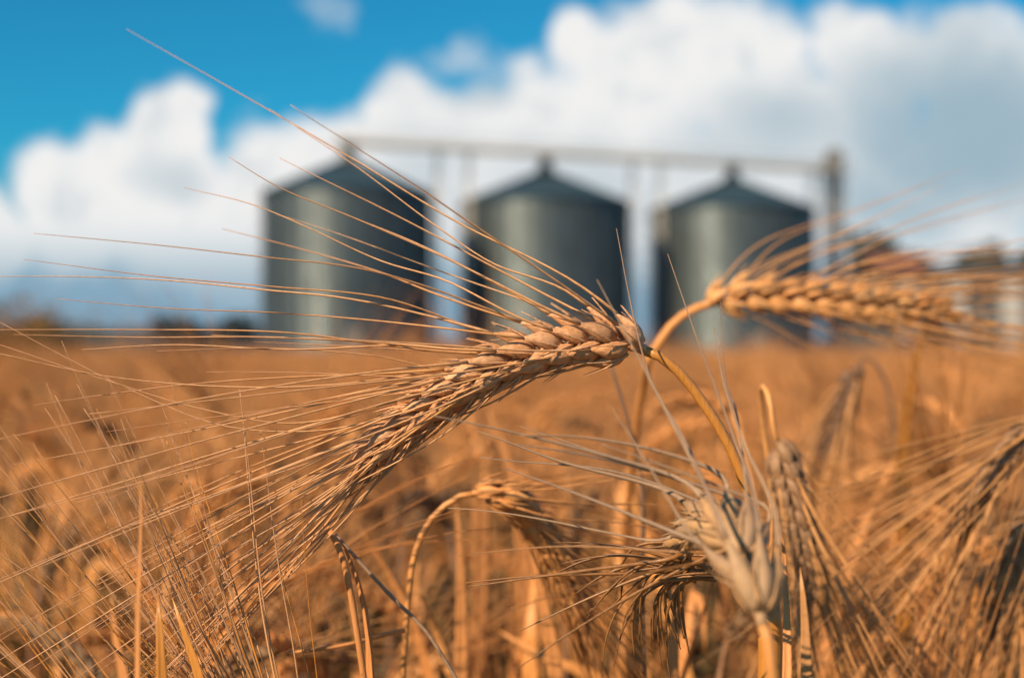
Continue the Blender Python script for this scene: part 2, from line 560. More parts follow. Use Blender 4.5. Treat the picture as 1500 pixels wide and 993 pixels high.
Lc = np.linalg.norm(end - start)
ang = math.atan2(ax[1], ax[0])
RZ = [[math.cos(ang), -math.sin(ang), 0], [math.sin(ang), math.cos(ang), 0], [0, 0, 1]]
b = MB(); b.box((0, 0, ZC), (Lc, 0.5, 0.32), RZ); b.build('trough', M['pale_steel'], con, smooth=False)
b = MB()
q = nrm * -0.75
b.box((q[0], q[1], ZC - 0.27), (Lc, 0.8, 0.06), RZ)
b.build('walkway', M['pale_steel'], con, smooth=False)
b = MB()
for z in (0.35, 0.8):
    b.tube([rel(start - nrm * 1.12, ZC - .24 + z), rel(end - nrm * 1.12, ZC - .24 + z)], 0.03, 5)
for i in range(24):
    p = start + (end - start) * i / 23
    b.tube([rel(p - nrm * 1.12, ZC - .24), rel(p - nrm * 1.12, ZC + .56)], 0.025, 5)
b.build('railing', M['pale_steel'], con)
for f_ in (SILO_R + 0.75, 13.6 - SILO_R - 0.75, 13.6 + SILO_R + .75, 27.2 - SILO_R - .75, 27.2 + SILO_R + 1.2):
    p = s1 + ax * f_
    b = MB()
    for o_ in (-.35, .35):
        b.tube([rel(p + nrm * o_, 0), rel(p + nrm * o_, ZC - .24)], 0.065, 6)
    for i in range(11):
        z = .6 + i * 1.1
        b.tube([rel(p - nrm * .35, z), rel(p + nrm * .35, z + 1.0)], 0.035, 5)
    b.box(rel(p, 0.1), (0.5, 1.2, 0.2), RZ)
    b.build('support_post', M['pale_steel'], con)

# bucket elevator tower at the right end
te = end + ax * 0.6
tw = thing('elevator_tower', 'dark narrow bucket elevator tower at the right end of the conveyor', 'tower', (te[0], te[1], 0))
HT = CAM_Z + 13.6
b = MB()
for sx in (-.24, .24):
    b.box((sx, 0, HT / 2), (0.30, 0.34, HT - 0.4))
b.build('leg', M['steel'], tw, smooth=False)
b = MB()
for sx in (-.75, .75):
    for sy in (-.75, .75):
        b.tube([(sx, sy, 0), (sx * .8, sy * .8, HT - 1.2)], 0.06, 5)
for i in range(10):
    z0, z1 = i * (HT - 1.2) / 10, (i + 1) * (HT - 1.2) / 10
    for sy in (-.72, .72):
        s0 = .74 * (1 if i % 2 else -1)
        b.tube([(s0, sy, z0), (-s0, sy, z1)], 0.035, 4)
        b.tube([(-.74, sy, z1), (.74, sy, z1)], 0.03, 4)
b.build('frame', M['steel'], tw)
b = MB()
b.lathe([(0.62, -0.32), (0.66, -0.28), (0.66, 0.28), (0.62, 0.32)], 20)
v = b.v[0]; b.v[0] = np.stack([v[:, 0], v[:, 2], v[:, 1]], 1) + np.array((0, 0, HT))
b.box((0, 0, HT - .45), (1.25, 0.66, 0.9))
b.build('head_box', M['steel'], tw, smooth=False)
b = MB()
b.tube([(-.5, 0, HT - .3), (-1.0, 0, HT - .7), (-1.5, 0, HT - 1.1)], 0.22, 8)
b.build('spout', M['steel'], tw)
b = MB()
b.box((0, -.9, HT - 1.25), (1.9, 1.0, 0.08))
for sx in (-.9, .9):
    b.tube([(sx, -1.35, HT - 1.2), (sx, -1.35, HT - .2)], 0.03, 5)
b.tube([(-.9, -1.35, HT - .2), (.9, -1.35, HT - .2)], 0.03, 5)
b.tube([(-.9, -1.35, HT - .7), (.9, -1.35, HT - .7)], 0.03, 5)
b.build('platform', M['steel'], tw, smooth=False)

# ------------------------------------------------------------------ farm building on the right
bd = 112.0
bx0 = (1262 - 750) / FPX * bd
bx1 = (1560 - 750) / FPX * bd
bw = bx1 - bx0
bt = thing('farm_building', 'low dark farm building with red brown roof and white doors, right of the silos', 'building', ((bx0 + bx1) / 2, bd, 0))
b = MB(); b.box((0, 4, 3.5), (bw, 8, 7.0)); b.build('wall', M['darkwall'], bt, smooth=False)
b = MB()
pr = [(-4.6, 6.95), (0, 8.7), (4.6, 6.95), (4.6, 7.2), (0, 8.95), (-4.6, 7.2)]
hw = bw * 0.13
rx = -bw / 2 + hw + 1.2
v = [(sx, 4 + y, z) for sx in (rx - hw, rx + hw) for y, z in pr]
fc = [tuple(range(6)), tuple(range(11, 5, -1))] + [(i, (i + 1) % 6, 6 + (i + 1) % 6, 6 + i) for i in range(6)]
b.add(v, fc); b.build('roof', M['redroof'], bt, smooth=False)
b = MB()
v = [(sx, 4 + y, (z - 6.95) * .45 + 6.98) for sx in (rx + hw + .02, bw / 2 + .4) for y, z in pr]
b.add(v, fc); lean = b.build('roof', M['darkwall'], bt, smooth=False)
lean['label'] = 'dark lower roof'
for px_, w_ in ((1402, 1.5), (1482, 1.7), (1330, 1.0)):
    lx = (px_ - 750) / FPX * bd - (bx0 + bx1) / 2
    b = MB()
    b.box((lx, -0.06, 3.3), (w_, 0.12, 6.3))
    for k in range(5):
        b.box((lx, -0.14, 0.8 + k * 1.25), (w_ * .96, 0.05, 0.06))
    dp = b.build('door', M['white'], bt, smooth=False)
    b = MB(); b.tube([(lx + w_ * .35, -.16, 1.0), (lx + w_ * .35, -.22, 1.15), (lx + w_ * .35, -.16, 1.3)], 0.03, 5); b.build('handle', M['steel'], dp)
for px_ in (1366, 1440):
    lx = (px_ - 750) / FPX * bd - (bx0 + bx1) / 2
    b = MB()
    for sx in (-.55, .55):
        b.box((lx + sx, -.03, 3.4), (.08, .08, 1.1))
    for sz in (2.88, 3.95):
        b.box((lx, -.03, sz), (1.18, .08, .08))
    b.box((lx, -.012, 3.4), (1.02, .02, 1.0))
    b.build('window', M['steel'], bt, smooth=False)


def tree(px, d, height, spread, label, name='tree', mat='foliage', seed=1, leaf_n=1500, leaf_s=0.34, grp='trees behind the farm building'):
    r = np.random.default_rng(seed)
    x = (px - 750) / FPX * d
    t = thing(name, label, 'tree' if name == 'tree' else 'bush', (x, d, 0), grp)
    b = MB()
    zs = np.linspace(0, height * .8, 8)
    tr = np.stack([np.cumsum(r.normal(0, spread * .03, 8)), np.cumsum(r.normal(0, spread * .03, 8)), zs], 1)
    tr[0, :2] = 0
    b.tube(tr, np.linspace(height * .028, height * .006, 8), 8)
    clumps = []
    for k in range(16):
        i = r.integers(2, 8)
        a = r.uniform(0, 2 * math.pi)
        L = spread * r.uniform(.35, .95) * (1 - .45 * i / 8)
        p1 = tr[i] + np.array((math.cos(a) * L, math.sin(a) * L, L * r.uniform(.1, .6)))
        b.tube(cr([tr[i], (tr[i] + p1) / 2 + (0, 0, .1), p1], 5), np.linspace(height * .011, height * .002, 5), 5)
        clumps.append((p1, spread * r.uniform(.28, .5)))
    clumps.append((tr[-1] + (0, 0, height * .12), spread * .4))
    b.build('trunk', M['bark'], t)
    b = MB()
    for k in range(leaf_n):
        c, rad = clumps[r.integers(len(clumps))]
        dirv = unit(r.normal(size=3))
        p = c + dirv * rad * r.uniform(.35, 1) ** .5 * np.array((1, 1, .75))
        p[2] = max(p[2], .15)
        n1 = unit(r.normal(size=3)); n2 = unit(np.cross(n1, r.normal(size=3)))
        s = leaf_s * r.uniform(.6, 1.3)
        b.add([p - n1 * s, p + n2 * s * .5, p + n1 * s, p - n2 * s * .5 + np.cross(n1, n2) * s * .2], [(0, 1, 2, 3)], rn=r.uniform())
    b.build('crown', M[mat], t, smooth=False)


tree(1258, 128, 12.0, 4.2, 'dark tree directly right of the elevator tower', seed=11)
tree(1310, 134, 10.4, 3.8, 'dark tree showing over the red brown roof', seed=12)
tree(1415, 126, 9.6, 3.6, 'dark tree above the white door panel of the farm building', seed=13)
tree(1462, 130, 11.0, 3.8, 'tall dark tree behind the dark lower roof', seed=14)
tree(1520, 128, 10.0, 3.6, 'dark tree at the right edge behind the farm building', seed=15)
for i, (px_, d_, h_, s_, lb) in enumerate((
        (-30, 24, 1.55, 1.5, 'olive brown bush at the left edge of the field'),
        (45, 26, 1.45, 1.1, 'olive brown bush second from the left edge of the field'),
        (110, 60, 2.1, 2.6, 'low dark bush beyond the field at the left'))):
    tree(px_, d_, h_, s_, lb, 'bush', 'bush', 30 + i, 1200, 0.075, 'bushes along the left of the field')
for i, (px_, w_, h_, lb) in enumerate(((262, 8.5, 6.2, 'broad dark blue far tree on the horizon, left one of two'), (345, 6.0, 7.4, 'dark blue far tree on the horizon beside the largest silo'))):
    tree(px_, 300, h_, w_, lb, 'tree', 'hill', 50 + i, 1400, 0.6, 'far trees on the horizon')


# ------------------------------------------------------------------ barley
def grain_mesh_data(k, n, L=0.0105, wr=0.0022, tr=0.0018, seed=0):
    """One husked grain along +z from its base at the origin, belly towards +x."""
    r = np.random.default_rng(seed)
    t = np.linspace(0, 1, n)
    prof = np.interp(t, [0, .05, .16, .32, .5, .66, .8, .92, 1], [.22, .5, .83, 1, .95, .74, .48, .29, .2])
    a = np.arange(k) * 2 * math.pi / k
    nerve = 1 + 0.11 * np.abs(np.cos(3.5 * a))[None, :] * np.sin(math.pi * t)[:, None]
    bulge = 0.0006 * np.sin(math.pi * t)
    x = tr * prof[:, None] * np.cos(a)[None] * nerve + bulge[:, None]
    y = wr * prof[:, None] * np.sin(a)[None] * nerve
    wr_ = 1 + 0.05 * r.standard_normal((n, k)) * np.sin(math.pi * t)[:, None] if k > 8 else 1
    z = np.broadcast_to((L * t)[:, None], x.shape)
    v = np.stack([x * wr_, y * wr_, z], -1).reshape(-1, 3)
    f = [(i * k + j, i * k + (j + 1) % k, (i + 1) * k + (j + 1) % k, (i + 1) * k + j) for i in range(n - 1) for j in range(k)]
    f += [tuple(range(k))[::-1], tuple((n - 1) * k + j for j in range(k))]
    return v, f, np.repeat(t, k)


GRAIN_L = 0.0105
GRAINS = []
for s_ in range(5):
    v, f, al = grain_mesh_data(22, 15, seed=s_)
    b = MB(); b.add(v, f, al, rn=s_ / 4)
    GRAINS.append(b.mesh('grain'))
LOWG = grain_mesh_data(6, 6)


def ear_layout(axis_pts, up, nodes, r, beta=21, rin=0.0014, wid=1.0, lift=0.0):
    """Six rows of grains on a rachis: matrices (position, x, y, z axes, scale), t and row angle of each."""
    ax_ = cr(axis_pts, nodes * 2 + 1)
    ax_ = np.vstack([ax_[0], ax_[:-1] + (ax_[1:] - ax_[:-1]) * .35, ax_[-1]])
    T, Us, Vs = frames(ax_, np.asarray(up, float))
    out = []
    for i in range(1, nodes * 2 + 1):
        t = i / (nodes * 2)
        side = 90 if i % 2 else 270
        for dphi in (-56, 0, 56):
            phi = math.radians(side + dphi + r.uniform(-5, 5))
            rad = Us[i] * math.sin(phi) + Vs[i] * math.cos(phi) * -1
            be = math.radians((beta + r.uniform(-5, 5)) * (1 - .45 * t) + lift * max(0, math.sin(phi)) * (1 - t))
            z = unit(T[i] * math.cos(be) + rad * math.sin(be))
            x = unit(rad - np.dot(rad, z) * z)
            y = np.cross(z, x)
            sc = wid * (0.92 + 0.12 * r.random()) * np.interp(t, [0, .12, .7, 1], [.82, 1, .97, .7])
            out.append((ax_[i] + rad * rin, x, y, z, sc, t, phi, T[i], Us[i], Vs[i], rad))
    return ax_, out


def stem_tube(b, pts, r0, r1, k=10, n=140, nodes=(0.55,), rn=0.4):
    p = cr(pts, n)
    rad = np.linspace(r0, r1, n)
    for q in nodes:
        rad = rad * (1 + .45 * np.exp(-((np.linspace(0, 1, n) - q) / .012) ** 2))
    b.tube(p, rad, k, rn)


def awn_path(p0, d0, d1, L, sag, r, n, bend=0.35, wob=0.02):
    s = np.linspace(0, 1, n)
    w = np.clip(s / bend, 0, 1)
    w = w * w * (3 - 2 * w)
    d = d0[None] * (1 - w)[:, None] + d1[None] * w[:, None]
    k1 = r.normal(size=3) * wob; k2 = r.normal(size=3) * wob
    d = d + np.outer(s ** 1.5, k1 * 2) + np.outer(np.sin(s * 7 + r.uniform(0, 6)), k2)
    d[:, 2] -= sag * s
    d /= np.linalg.norm(d, axis=1)[:, None]
    step = L / (n - 1)
    return p0 + np.vstack([np.zeros(3), np.cumsum((d[:-1] + d[1:]) / 2 * step, axis=0)])


GROUND = lambda p, dx_=0.0, dy_=0.0: np.array((p[0] + dx_, p[1] + dy_, 0.0))


def hero(label, stem_pts, ear_pts, up, nodes=12, awn_rule=None, fixed=(), mats=('grain', 'awn', 'stem'), awn_r=0.00046, seed=1,
         leaves=(), stem_r=(0.0019, 0.00125), beta=21, wid=1.0, group='barley plants in focus range', stem_nodes=(0.5,), awn_len=(.12, .155), lift=0.0, glen=1.0):
    """A near plant: stem, ear (rachis) > one grain and one awn each, leaf."""
    r = np.random.default_rng(seed)
    base = np.asarray(stem_pts[0], float)
    t = thing('barley_plant', label, 'barley plant', base, group)
    b = MB(); stem_tube(b, [np.asarray(p) - base for p in stem_pts] + [np.asarray(ear_pts[0]) - base + (np.asarray(ear_pts[1]) - np.asarray(ear_pts[0])) * .22], *stem_r, nodes=stem_nodes)
    b.build('stem', M[mats[2]], t)
    ear_pts = [np.asarray(p) - base for p in ear_pts]
    axp, lay = ear_layout(ear_pts, up, nodes, r, beta, 0.0014 * wid, wid, lift)
    b = MB()
    b.tube(axp, np.linspace(stem_r[1] * 1.05, 0.0006, len(axp)), 8)
    for (p, x, y, z, sc, tt, phi, T, Us, Vs, rad) in lay:      # glumes: two slim bristles at each grain's foot
        for sgn in (-1, 1):
            q0 = p + y * sgn * 0.0016 * sc + x * .0006
            q1 = q0 + z * 0.0055 * sc + y * sgn * .0009 + x * 0.0016 * sc
            q2 = q1 + z * 0.006 * sc + x * 0.0004
            b.tube(cr([q0, q1, q2], 6), np.array([.5, .55, .45, .3, .2, .1]) * 0.0008, 4, rn=r.random())
    ear = b.build('ear', M[mats[0]], t)
    tips = []
    for (p, x, y, z, sc, tt, phi, T, Us, Vs, rad) in lay:
        me = GRAINS[r.integers(5)]
        o = bpy.data.objects.new('grain', me)
        COL.objects.link(o)
        o.parent = ear
        rm = Matrix(np.array((x, y, z)).T.tolist())
        o.matrix_local = Matrix.Translation(p) @ rm.to_4x4() @ Matrix.Diagonal((sc, sc, sc * glen, 1))
        if not me.materials:
            me.materials.append(M['grain'])
        o.material_slots[0].link = 'OBJECT'
        o.material_slots[0].material = M[mats[0]]
        tips.append((p + z * GRAIN_L * sc * glen + x * .0002, z, tt, phi, T, Us, Vs, rad))
    used = set()
    paths = []
    for pts in fixed:                       # awns followed from root to tip
        pts = [np.asarray(q) - base for q in pts]
        far = next((q for q in pts[1:] if np.linalg.norm(q - pts[0]) > .03), pts[-1])
        j = min((k for k in range(len(tips)) if k not in used), key=lambda k: np.linalg.norm(tips[k][0] - pts[0]) + .018 * (1 - np.dot(tips[k][1], unit(far - tips[k][0]))))
        used.add(j)
        p0, z = tips[j][0], tips[j][1]
        aim = unit(pts[-1] - p0)
        rest_ = [q for q in pts[1:] if np.dot(q - p0, aim) > .030] or [pts[-1]]
        paths.append((cr([p0, p0 + z * .0035 + unit(rest_[0] - p0) * .0035] + rest_, 34), mats[1]))
    for k, tp in enumerate(tips):
        if k in used or awn_rule is None:
            continue
        p0, z, tt, phi, T, Us, Vs, rad = tp
        res = awn_rule(tt, phi, T, Us, Vs, rad, r)
        if res is None:
            continue
        d1, sag, bend, wob = res[:4]
        paths.append((awn_path(p0, z, unit(d1), r.uniform(*awn_len) * (0.72 + .28 * min(1, tt * 2.2 + .2)), sag, r, 22, bend, wob), res[4] if len(res) > 4 else mats[1]))
    for pth, am in paths[:100]:
        b = MB()
        n = len(pth)
        rad_ = awn_r * r.uniform(.8, 1.15) * np.interp(np.linspace(0, 1, n), [0, .05, .12, .5, 1], [1.6, 1.25, 1.0, .7, .25])
        b.tube(pth, rad_, 6, rn=r.random(), flat=.62)
        b.build('awn', M[am], ear)
    for pts, w, ref, fold, tw_ in leaves:
        b = MB(); b.leaf(cr([np.asarray(q) - base for q in pts], 24), w, ref, fold, r.random(), tw_)
        b.build('leaf', M['leaf'], t)
    return t


F = FOCUS
CAMUP = np.array((0, -SP, CP))


# --- the sharp ear in the middle
def rule_main(tt, phi, T, Us, Vs, rad, r):
    upc = math.sin(phi)
    outc = max(0, upc)
    a = math.radians((6 + 25 * outc ** 1.2 * (1 - .75 * tt) + 5 * abs(math.cos(phi))) * r.uniform(.75, 1.2))
    d = T * math.cos(a) + rad * math.sin(a)
    d = d + Us * (0.10 if upc > -.3 else -0.02) * (1 - tt * .7)
    return d, 0.05, .3, .018


def px_path(*pts):
    return [P(*p) for p in pts]


main_ear = px_path((946, 512, F), (900, 503, F), (830, 507, F), (750, 530, F), (670, 570, F + .002), (600, 618, F + .004), (535, 672, F + .006))
main_fixed = [
    px_path((905, 470, F), (860, 452, F + .003), (800, 415, F + .008), (660, 320, F + .02), (520, 235, F + .035), (370, 148, F + .05), (185, 43, F + .07)),
    px_path((880, 465, F), (850, 450, F), (720, 385, F + .008), (640, 332, F + .015), (520, 243, F + .03), (440, 190, F + .04), (395, 160, F + .045)),
    px_path((850, 465, F), (830, 458, F - .002), (760, 420, F), (640, 372, F), (520, 320, F), (400, 270, F), (335, 230, F)),
    px_path((840, 468, F), (800, 445, F + .004), (700, 400, F + .01), (600, 352, F + .015), (500, 312, F + .02)),
    px_path((820, 475, F), (740, 440, F), (650, 410, F), (560, 383, F + .01), (450, 333, F + .015), (390, 307, F + .02), (270, 275, F + .04)),
    px_path((800, 480, F), (740, 466, F + .005), (650, 435, F + .015), (560, 400, F + .03), (430, 362, F + .045), (325, 335, F + .06)),
    px_path((815, 472, F), (750, 445, F - .004), (640, 412, F - .01), (520, 392, F - .015), (390, 377, F - .018), (240, 360, F - .02), (50, 342, F - .025)),
    px_path((780, 488, F), (700, 457, F), (560, 436, F), (400, 420, F), (240, 406, F), (35, 380, F)),
    px_path((770, 490, F), (640, 455, F + .002), (500, 436, F + .004), (390, 425, F + .008), (250, 411, F + .015), (100, 405, F + .02), (-20, 405, F + .022)),
    px_path((760, 492, F), (640, 473, F - .002), (520, 467, F - .002), (400, 458, F), (250, 452, F), (85, 438, F)),
    px_path((755, 495, F), (690, 482, F), (600, 476, F), (400, 486, F), (200, 483, F + .005), (-20, 483, F + .01)),
    px_path((750, 500, F), (690, 490, F), (560, 502, F), (400, 494, F + .01), (200, 494, F + .02), (20, 490, F + .03)),
    px_path((730, 515, F), (650, 500, F), (560, 512, F), (420, 512, F), (250, 505, F + .004), (120, 512, F + .008)),
    px_path((720, 525, F), (620, 528, F), (540, 520, F), (400, 510, F), (230, 514, F)),
    px_path((700, 535, F), (620, 545, F), (470, 565, F), (300, 565, F), (150, 550, F), (0, 518, F)),
    px_path((690, 545, F), (600, 575, F), (440, 632, F), (330, 624, F), (200, 575, F), (90, 520, F), (0, 472, F)),
    px_path((640, 580, F), (540, 605, F), (420, 620, F), (300, 600, F), (150, 555, F), (0, 505, F + .004)),
]
hero('sharp tan barley ear in focus at the centre, nodding left on a curved golden stem', [GROUND(P(1165, 993, F), .02, .01), P(1163, 1150, F), P(1140, 960, F + .004), P(1122, 850, F + .004), P(1106, 760, F), P(1072, 660, F), P(1030, 590, F), P(985, 536, F), P(946, 512, F)],
     main_ear, CAMUP, 12, rule_main, main_fixed, ('grain', 'awn', 'stem'), 0.00052, 5, stem_r=(.0030, .0015), stem_nodes=(.3,), wid=1.27, beta=24, lift=17)


# --- the bright ear on the right, nodding right
def rule_fan(spread, lift=0.0, sag=0.05, side=None):
    def f(tt, phi, T, Us, Vs, rad, r):
        a = math.radians(spread * (1 - .6 * tt) * r.uniform(.35, 1.15))
        d = T * math.cos(a) + rad * math.sin(a) + Us * lift * (1 - tt)
        return d, sag, .35, .03
    return f


D2 = 0.66
hero('bright orange barley ear nodding right on an arched stem, in front of the smallest silo', [GROUND(P(905, 993, .95), -.01, .02), P(912, 1000, .90), P(924, 700, .74), P(942, 570, D2 + .03), P(960, 510, D2), (P(990, 470, D2)), P(1032, 447, D2)],
     px_path((1032, 447, D2), (1090, 434, D2), (1180, 436, D2), (1290, 446, D2 + .005), (1395, 454, D2 + .01)), CAMUP, 11, rule_fan(17, .0, -.02),
     [px_path((1130, 410, D2), (1170, 390, D2), (1260, 352, D2 + .01), (1400, 300, D2 + .02), (1530, 262, D2 + .03)),
      px_path((1150, 412, D2), (1220, 382, D2), (1300, 350, D2), (1420, 312, D2 + .02), (1540, 285, D2 + .03)),
      px_path((1180, 415, D2), (1260, 398, D2), (1330, 386, D2), (1450, 360, D2 + .01), (1560, 340, D2 + .02)),
      px_path((1100, 470, D2), (1150, 492, D2), (1200, 512, D2), (1240, 520, D2)),
      px_path((1170, 470, D2), (1190, 490, D2), (1215, 500, D2), (1250, 505, D2))],
     ('gold_ear', 'gold_awn', 'crop_stem'), 0.00052, 9, stem_r=(.0021, .0019), stem_nodes=(.4,), wid=1.34, beta=31, lift=6)

# --- the grey ear close to the lens, pointing away from it, with withered awns
DN = 0.315
near_ear = [P(1118, 918, DN), P(1104, 862, DN + .006), P(1078, 795, DN + .025), P(1040, 765, DN + .055), P(1000, 790, DN + .085)]
near_fixed = [
    px_path((1085, 840, DN), (1055, 730, DN + .02), (1000, 640, DN + .05), (955, 560, DN + .075), (925, 450, DN + .10), (903, 335, DN + .11)),
    px_path((1110, 830, DN), (1098, 720, DN + .03), (1075, 640, DN + .05), (1045, 560, DN + .07), (1010, 465, DN + .09), (978, 372, DN + .10)),
    px_path((1115, 830, DN), (1110, 740, DN + .02), (1090, 650, DN + .04), (1060, 560, DN + .06), (1046, 480, DN + .08)),
    px_path((1120, 830, DN), (1105, 720, DN + .02), (1082, 620, DN + .05), (1062, 550, DN + .08), (1055, 440, DN + .10)),
]


def rule_wither(tt, phi, T, Us, Vs, rad, r):
    if tt < .4:
        if r.random() < .35:
            return None
        d = unit(np.array((-.32, .55, .9)) if r.random() < .5 else np.array((-.95, .35, .45))) + rad * .2 + r.normal(size=3) * .08
        return d, .03, .22, .012
    if r.random() < .35:
        return None
    d = np.array((-1.0, .10, .14)) + rad * .28 + r.normal(size=3) * .14
    return d, .25 * r.uniform(.1, 1.4), .22, .04, 'grey_awn' if d[2] > .05 else 'wither'


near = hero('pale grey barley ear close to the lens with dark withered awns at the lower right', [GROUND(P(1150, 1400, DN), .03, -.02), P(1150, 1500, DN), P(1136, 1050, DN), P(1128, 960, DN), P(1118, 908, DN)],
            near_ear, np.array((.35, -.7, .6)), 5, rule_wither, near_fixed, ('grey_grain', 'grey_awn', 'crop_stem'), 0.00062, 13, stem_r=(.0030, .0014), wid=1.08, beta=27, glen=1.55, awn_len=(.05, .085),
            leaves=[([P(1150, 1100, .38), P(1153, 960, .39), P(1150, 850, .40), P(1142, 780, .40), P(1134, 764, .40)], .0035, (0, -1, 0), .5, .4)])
near_base = np.array(near.location)
near_tuft = [o for o in near.children if o.name.startswith('ear')][0]
rw = np.random.default_rng(77)
for k in range(32):                      # dark curled awns of its far half
    a = math.radians(np.interp(k, [0, 31], [165, 262]) + rw.uniform(-9, 9))
    Lp = rw.uniform(110, 215) * (1.0 if k < 20 else .85)
    sx, sy = rw.uniform(990, 1060), rw.uniform(800, 855)
    dd = F + rw.uniform(-.02, .012)
    sag_ = rw.uniform(10, 60)
    q = [P(sx + math.cos(a) * Lp * u - 30 * math.sin(math.pi * u) * (k > 12), sy - math.sin(a) * Lp * u + sag_ * (u * u - .7 * u) - 22 * math.sin(math.pi * u) * (k > 6), dd + .008 * u) for u in (0, .25, .5, .75, 1)]
    b = MB()
    pth = cr([x - near_base for x in q], 22)
    b.tube(pth, rw.uniform(.00055, .00105) * np.interp(np.linspace(0, 1, 22), [0, .3, .7, 1], [1.2, 1.1, .8, .25]), 6, rn=rw.random(), flat=.5)
    w_ = b.build('awn', M['wither'], near_tuft)
    w_['label'] = 'dark withered curling awn'

# --- small ear drooping to the right below the sharp one
D4 = 0.50
hero('small drooping barley ear with a dark kinked neck, below the sharp ear', [GROUND(P(590, 993, D4), -.02, .01), P(583, 1150, D4), P(592, 960, D4), P(599, 870, D4), P(608, 810, D4), P(626, 768, D4), P(655, 738, D4), P(692, 722, D4)],
     px_path((692, 722, D4), (730, 724, D4), (770, 752, D4 + .01), (810, 810, D4 + .02), (850, 890, D4 + .03)), np.array((0.5, -.3, .8)), 10,
     rule_fan(24, .25, .25), [px_path((740, 712, D4), (780, 700, D4), (830, 692, D4 + .01), (870, 692, D4 + .02)), px_path((730, 712, D4), (770, 706, D4), (850, 700, D4), (900, 720, D4))],
     ('crop_ear', 'crop_awn', 'crop_stem'), 0.00042, 17, stem_r=(.0019, .0011), wid=1.12, stem_nodes=(.55, .86), awn_len=(.08, .125))

# --- ear hanging straight down at the right
D5 = 0.54
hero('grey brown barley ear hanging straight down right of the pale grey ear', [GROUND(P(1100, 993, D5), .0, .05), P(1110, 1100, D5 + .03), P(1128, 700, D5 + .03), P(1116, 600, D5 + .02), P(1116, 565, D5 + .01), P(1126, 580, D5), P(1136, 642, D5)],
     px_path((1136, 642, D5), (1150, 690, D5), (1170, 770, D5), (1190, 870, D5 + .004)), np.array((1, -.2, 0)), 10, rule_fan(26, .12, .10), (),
     ('shaded_grain', 'shaded_awn', 'crop_stem'), 0.0005, 21, stem_r=(.0013, .0009), wid=1.3)

# --- ears at the right edge, awns fanning down to the left
D6 = 0.56
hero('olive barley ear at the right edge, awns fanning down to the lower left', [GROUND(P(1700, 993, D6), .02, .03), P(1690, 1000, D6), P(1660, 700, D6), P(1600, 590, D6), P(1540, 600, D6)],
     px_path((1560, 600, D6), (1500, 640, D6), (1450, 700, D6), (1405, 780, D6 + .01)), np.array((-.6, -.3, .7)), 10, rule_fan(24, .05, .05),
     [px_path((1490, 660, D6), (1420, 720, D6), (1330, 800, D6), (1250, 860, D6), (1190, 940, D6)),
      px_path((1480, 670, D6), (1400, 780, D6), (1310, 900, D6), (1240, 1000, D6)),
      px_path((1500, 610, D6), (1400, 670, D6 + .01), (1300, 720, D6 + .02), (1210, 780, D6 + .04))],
     ('shaded_grain', 'shaded_awn', 'stem'), 0.0005, 25, wid=1.1)
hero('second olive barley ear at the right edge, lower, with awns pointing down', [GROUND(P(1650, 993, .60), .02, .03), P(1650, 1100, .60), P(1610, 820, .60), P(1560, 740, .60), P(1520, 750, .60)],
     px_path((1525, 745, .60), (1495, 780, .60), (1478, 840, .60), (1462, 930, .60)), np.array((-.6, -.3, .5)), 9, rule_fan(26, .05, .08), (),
     ('shaded_grain', 'shaded_awn', 'stem'), 0.0005, 27, wid=1.1)
D8 = 0.85
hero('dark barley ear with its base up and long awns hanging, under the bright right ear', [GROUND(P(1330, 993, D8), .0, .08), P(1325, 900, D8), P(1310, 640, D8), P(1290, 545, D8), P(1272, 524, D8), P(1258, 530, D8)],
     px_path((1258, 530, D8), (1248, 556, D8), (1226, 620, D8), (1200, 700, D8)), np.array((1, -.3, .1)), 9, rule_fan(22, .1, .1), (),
     ('dark_twig', 'shaded_awn', 'dark_twig'), 0.0008, 29, wid=1.2)


# --- upright ears at the lower left whose awns cross those of the sharp ear
def rule_up(dirs, spread):
    base_d = unit(dirs)

    def f(tt, phi, T, Us, Vs, rad, r):
        if r.random() < .55:
            return None
        return base_d + rad * spread * r.uniform(.3, 1.1) + r.normal(size=3) * spread * .25, .03, .5, .03, 'stem' if r.random() < .3 else 'awn'
    return f


D9 = 0.415
hero('upright barley ear at the lower left with yellow awns rising through the sharp awns', [GROUND(P(470, 993, D9), .03, .0), P(490, 1500, D9), P(490, 1330, D9), P(475, 1250, D9)],
     px_path((475, 1250, D9), (452, 1180, D9), (425, 1110, D9), (405, 1060, D9)), np.array((-.8, -.5, .4)), 9, rule_up(P(270, 640, D9) - P(385, 1000, D9), .20), (),
     ('grain', 'awn', 'stem'), 0.00050, 31, awn_len=(.085, .115))
D10 = 0.435
hero('barley ear at the lower left leaning left with long awns reaching the left edge', [GROUND(P(480, 993, D10), .05, .01), P(470, 1500, D10), P(450, 1290, D10), P(430, 1200, D10)],
     px_path((430, 1200, D10), (395, 1130, D10), (350, 1070, D10), (305, 1020, D10)), np.array((-.4, -.5, .7)), 9, rule_up(P(40, 600, D10) - P(250, 920, D10), .17), (),
     ('grain', 'awn', 'stem'), 0.00050, 33, awn_len=(.095, .13))
D11 = 0.44
hero('barley ear below the left edge whose awns cross the lower left corner', [GROUND(P(420, 993, D11), .02, .02), P(400, 1500, D11), P(330, 1280, D11), P(270, 1200, D11)],
     px_path((270, 1200, D11), (220, 1150, D11), (160, 1095, D11), (110, 1050, D11)), np.array((-.4, -.5, .7)), 9, rule_up(P(-120, 800, D11) - P(80, 1000, D11), .25), (),
     ('grain', 'awn', 'stem'), 0.00050, 35, awn_len=(.09, .13))


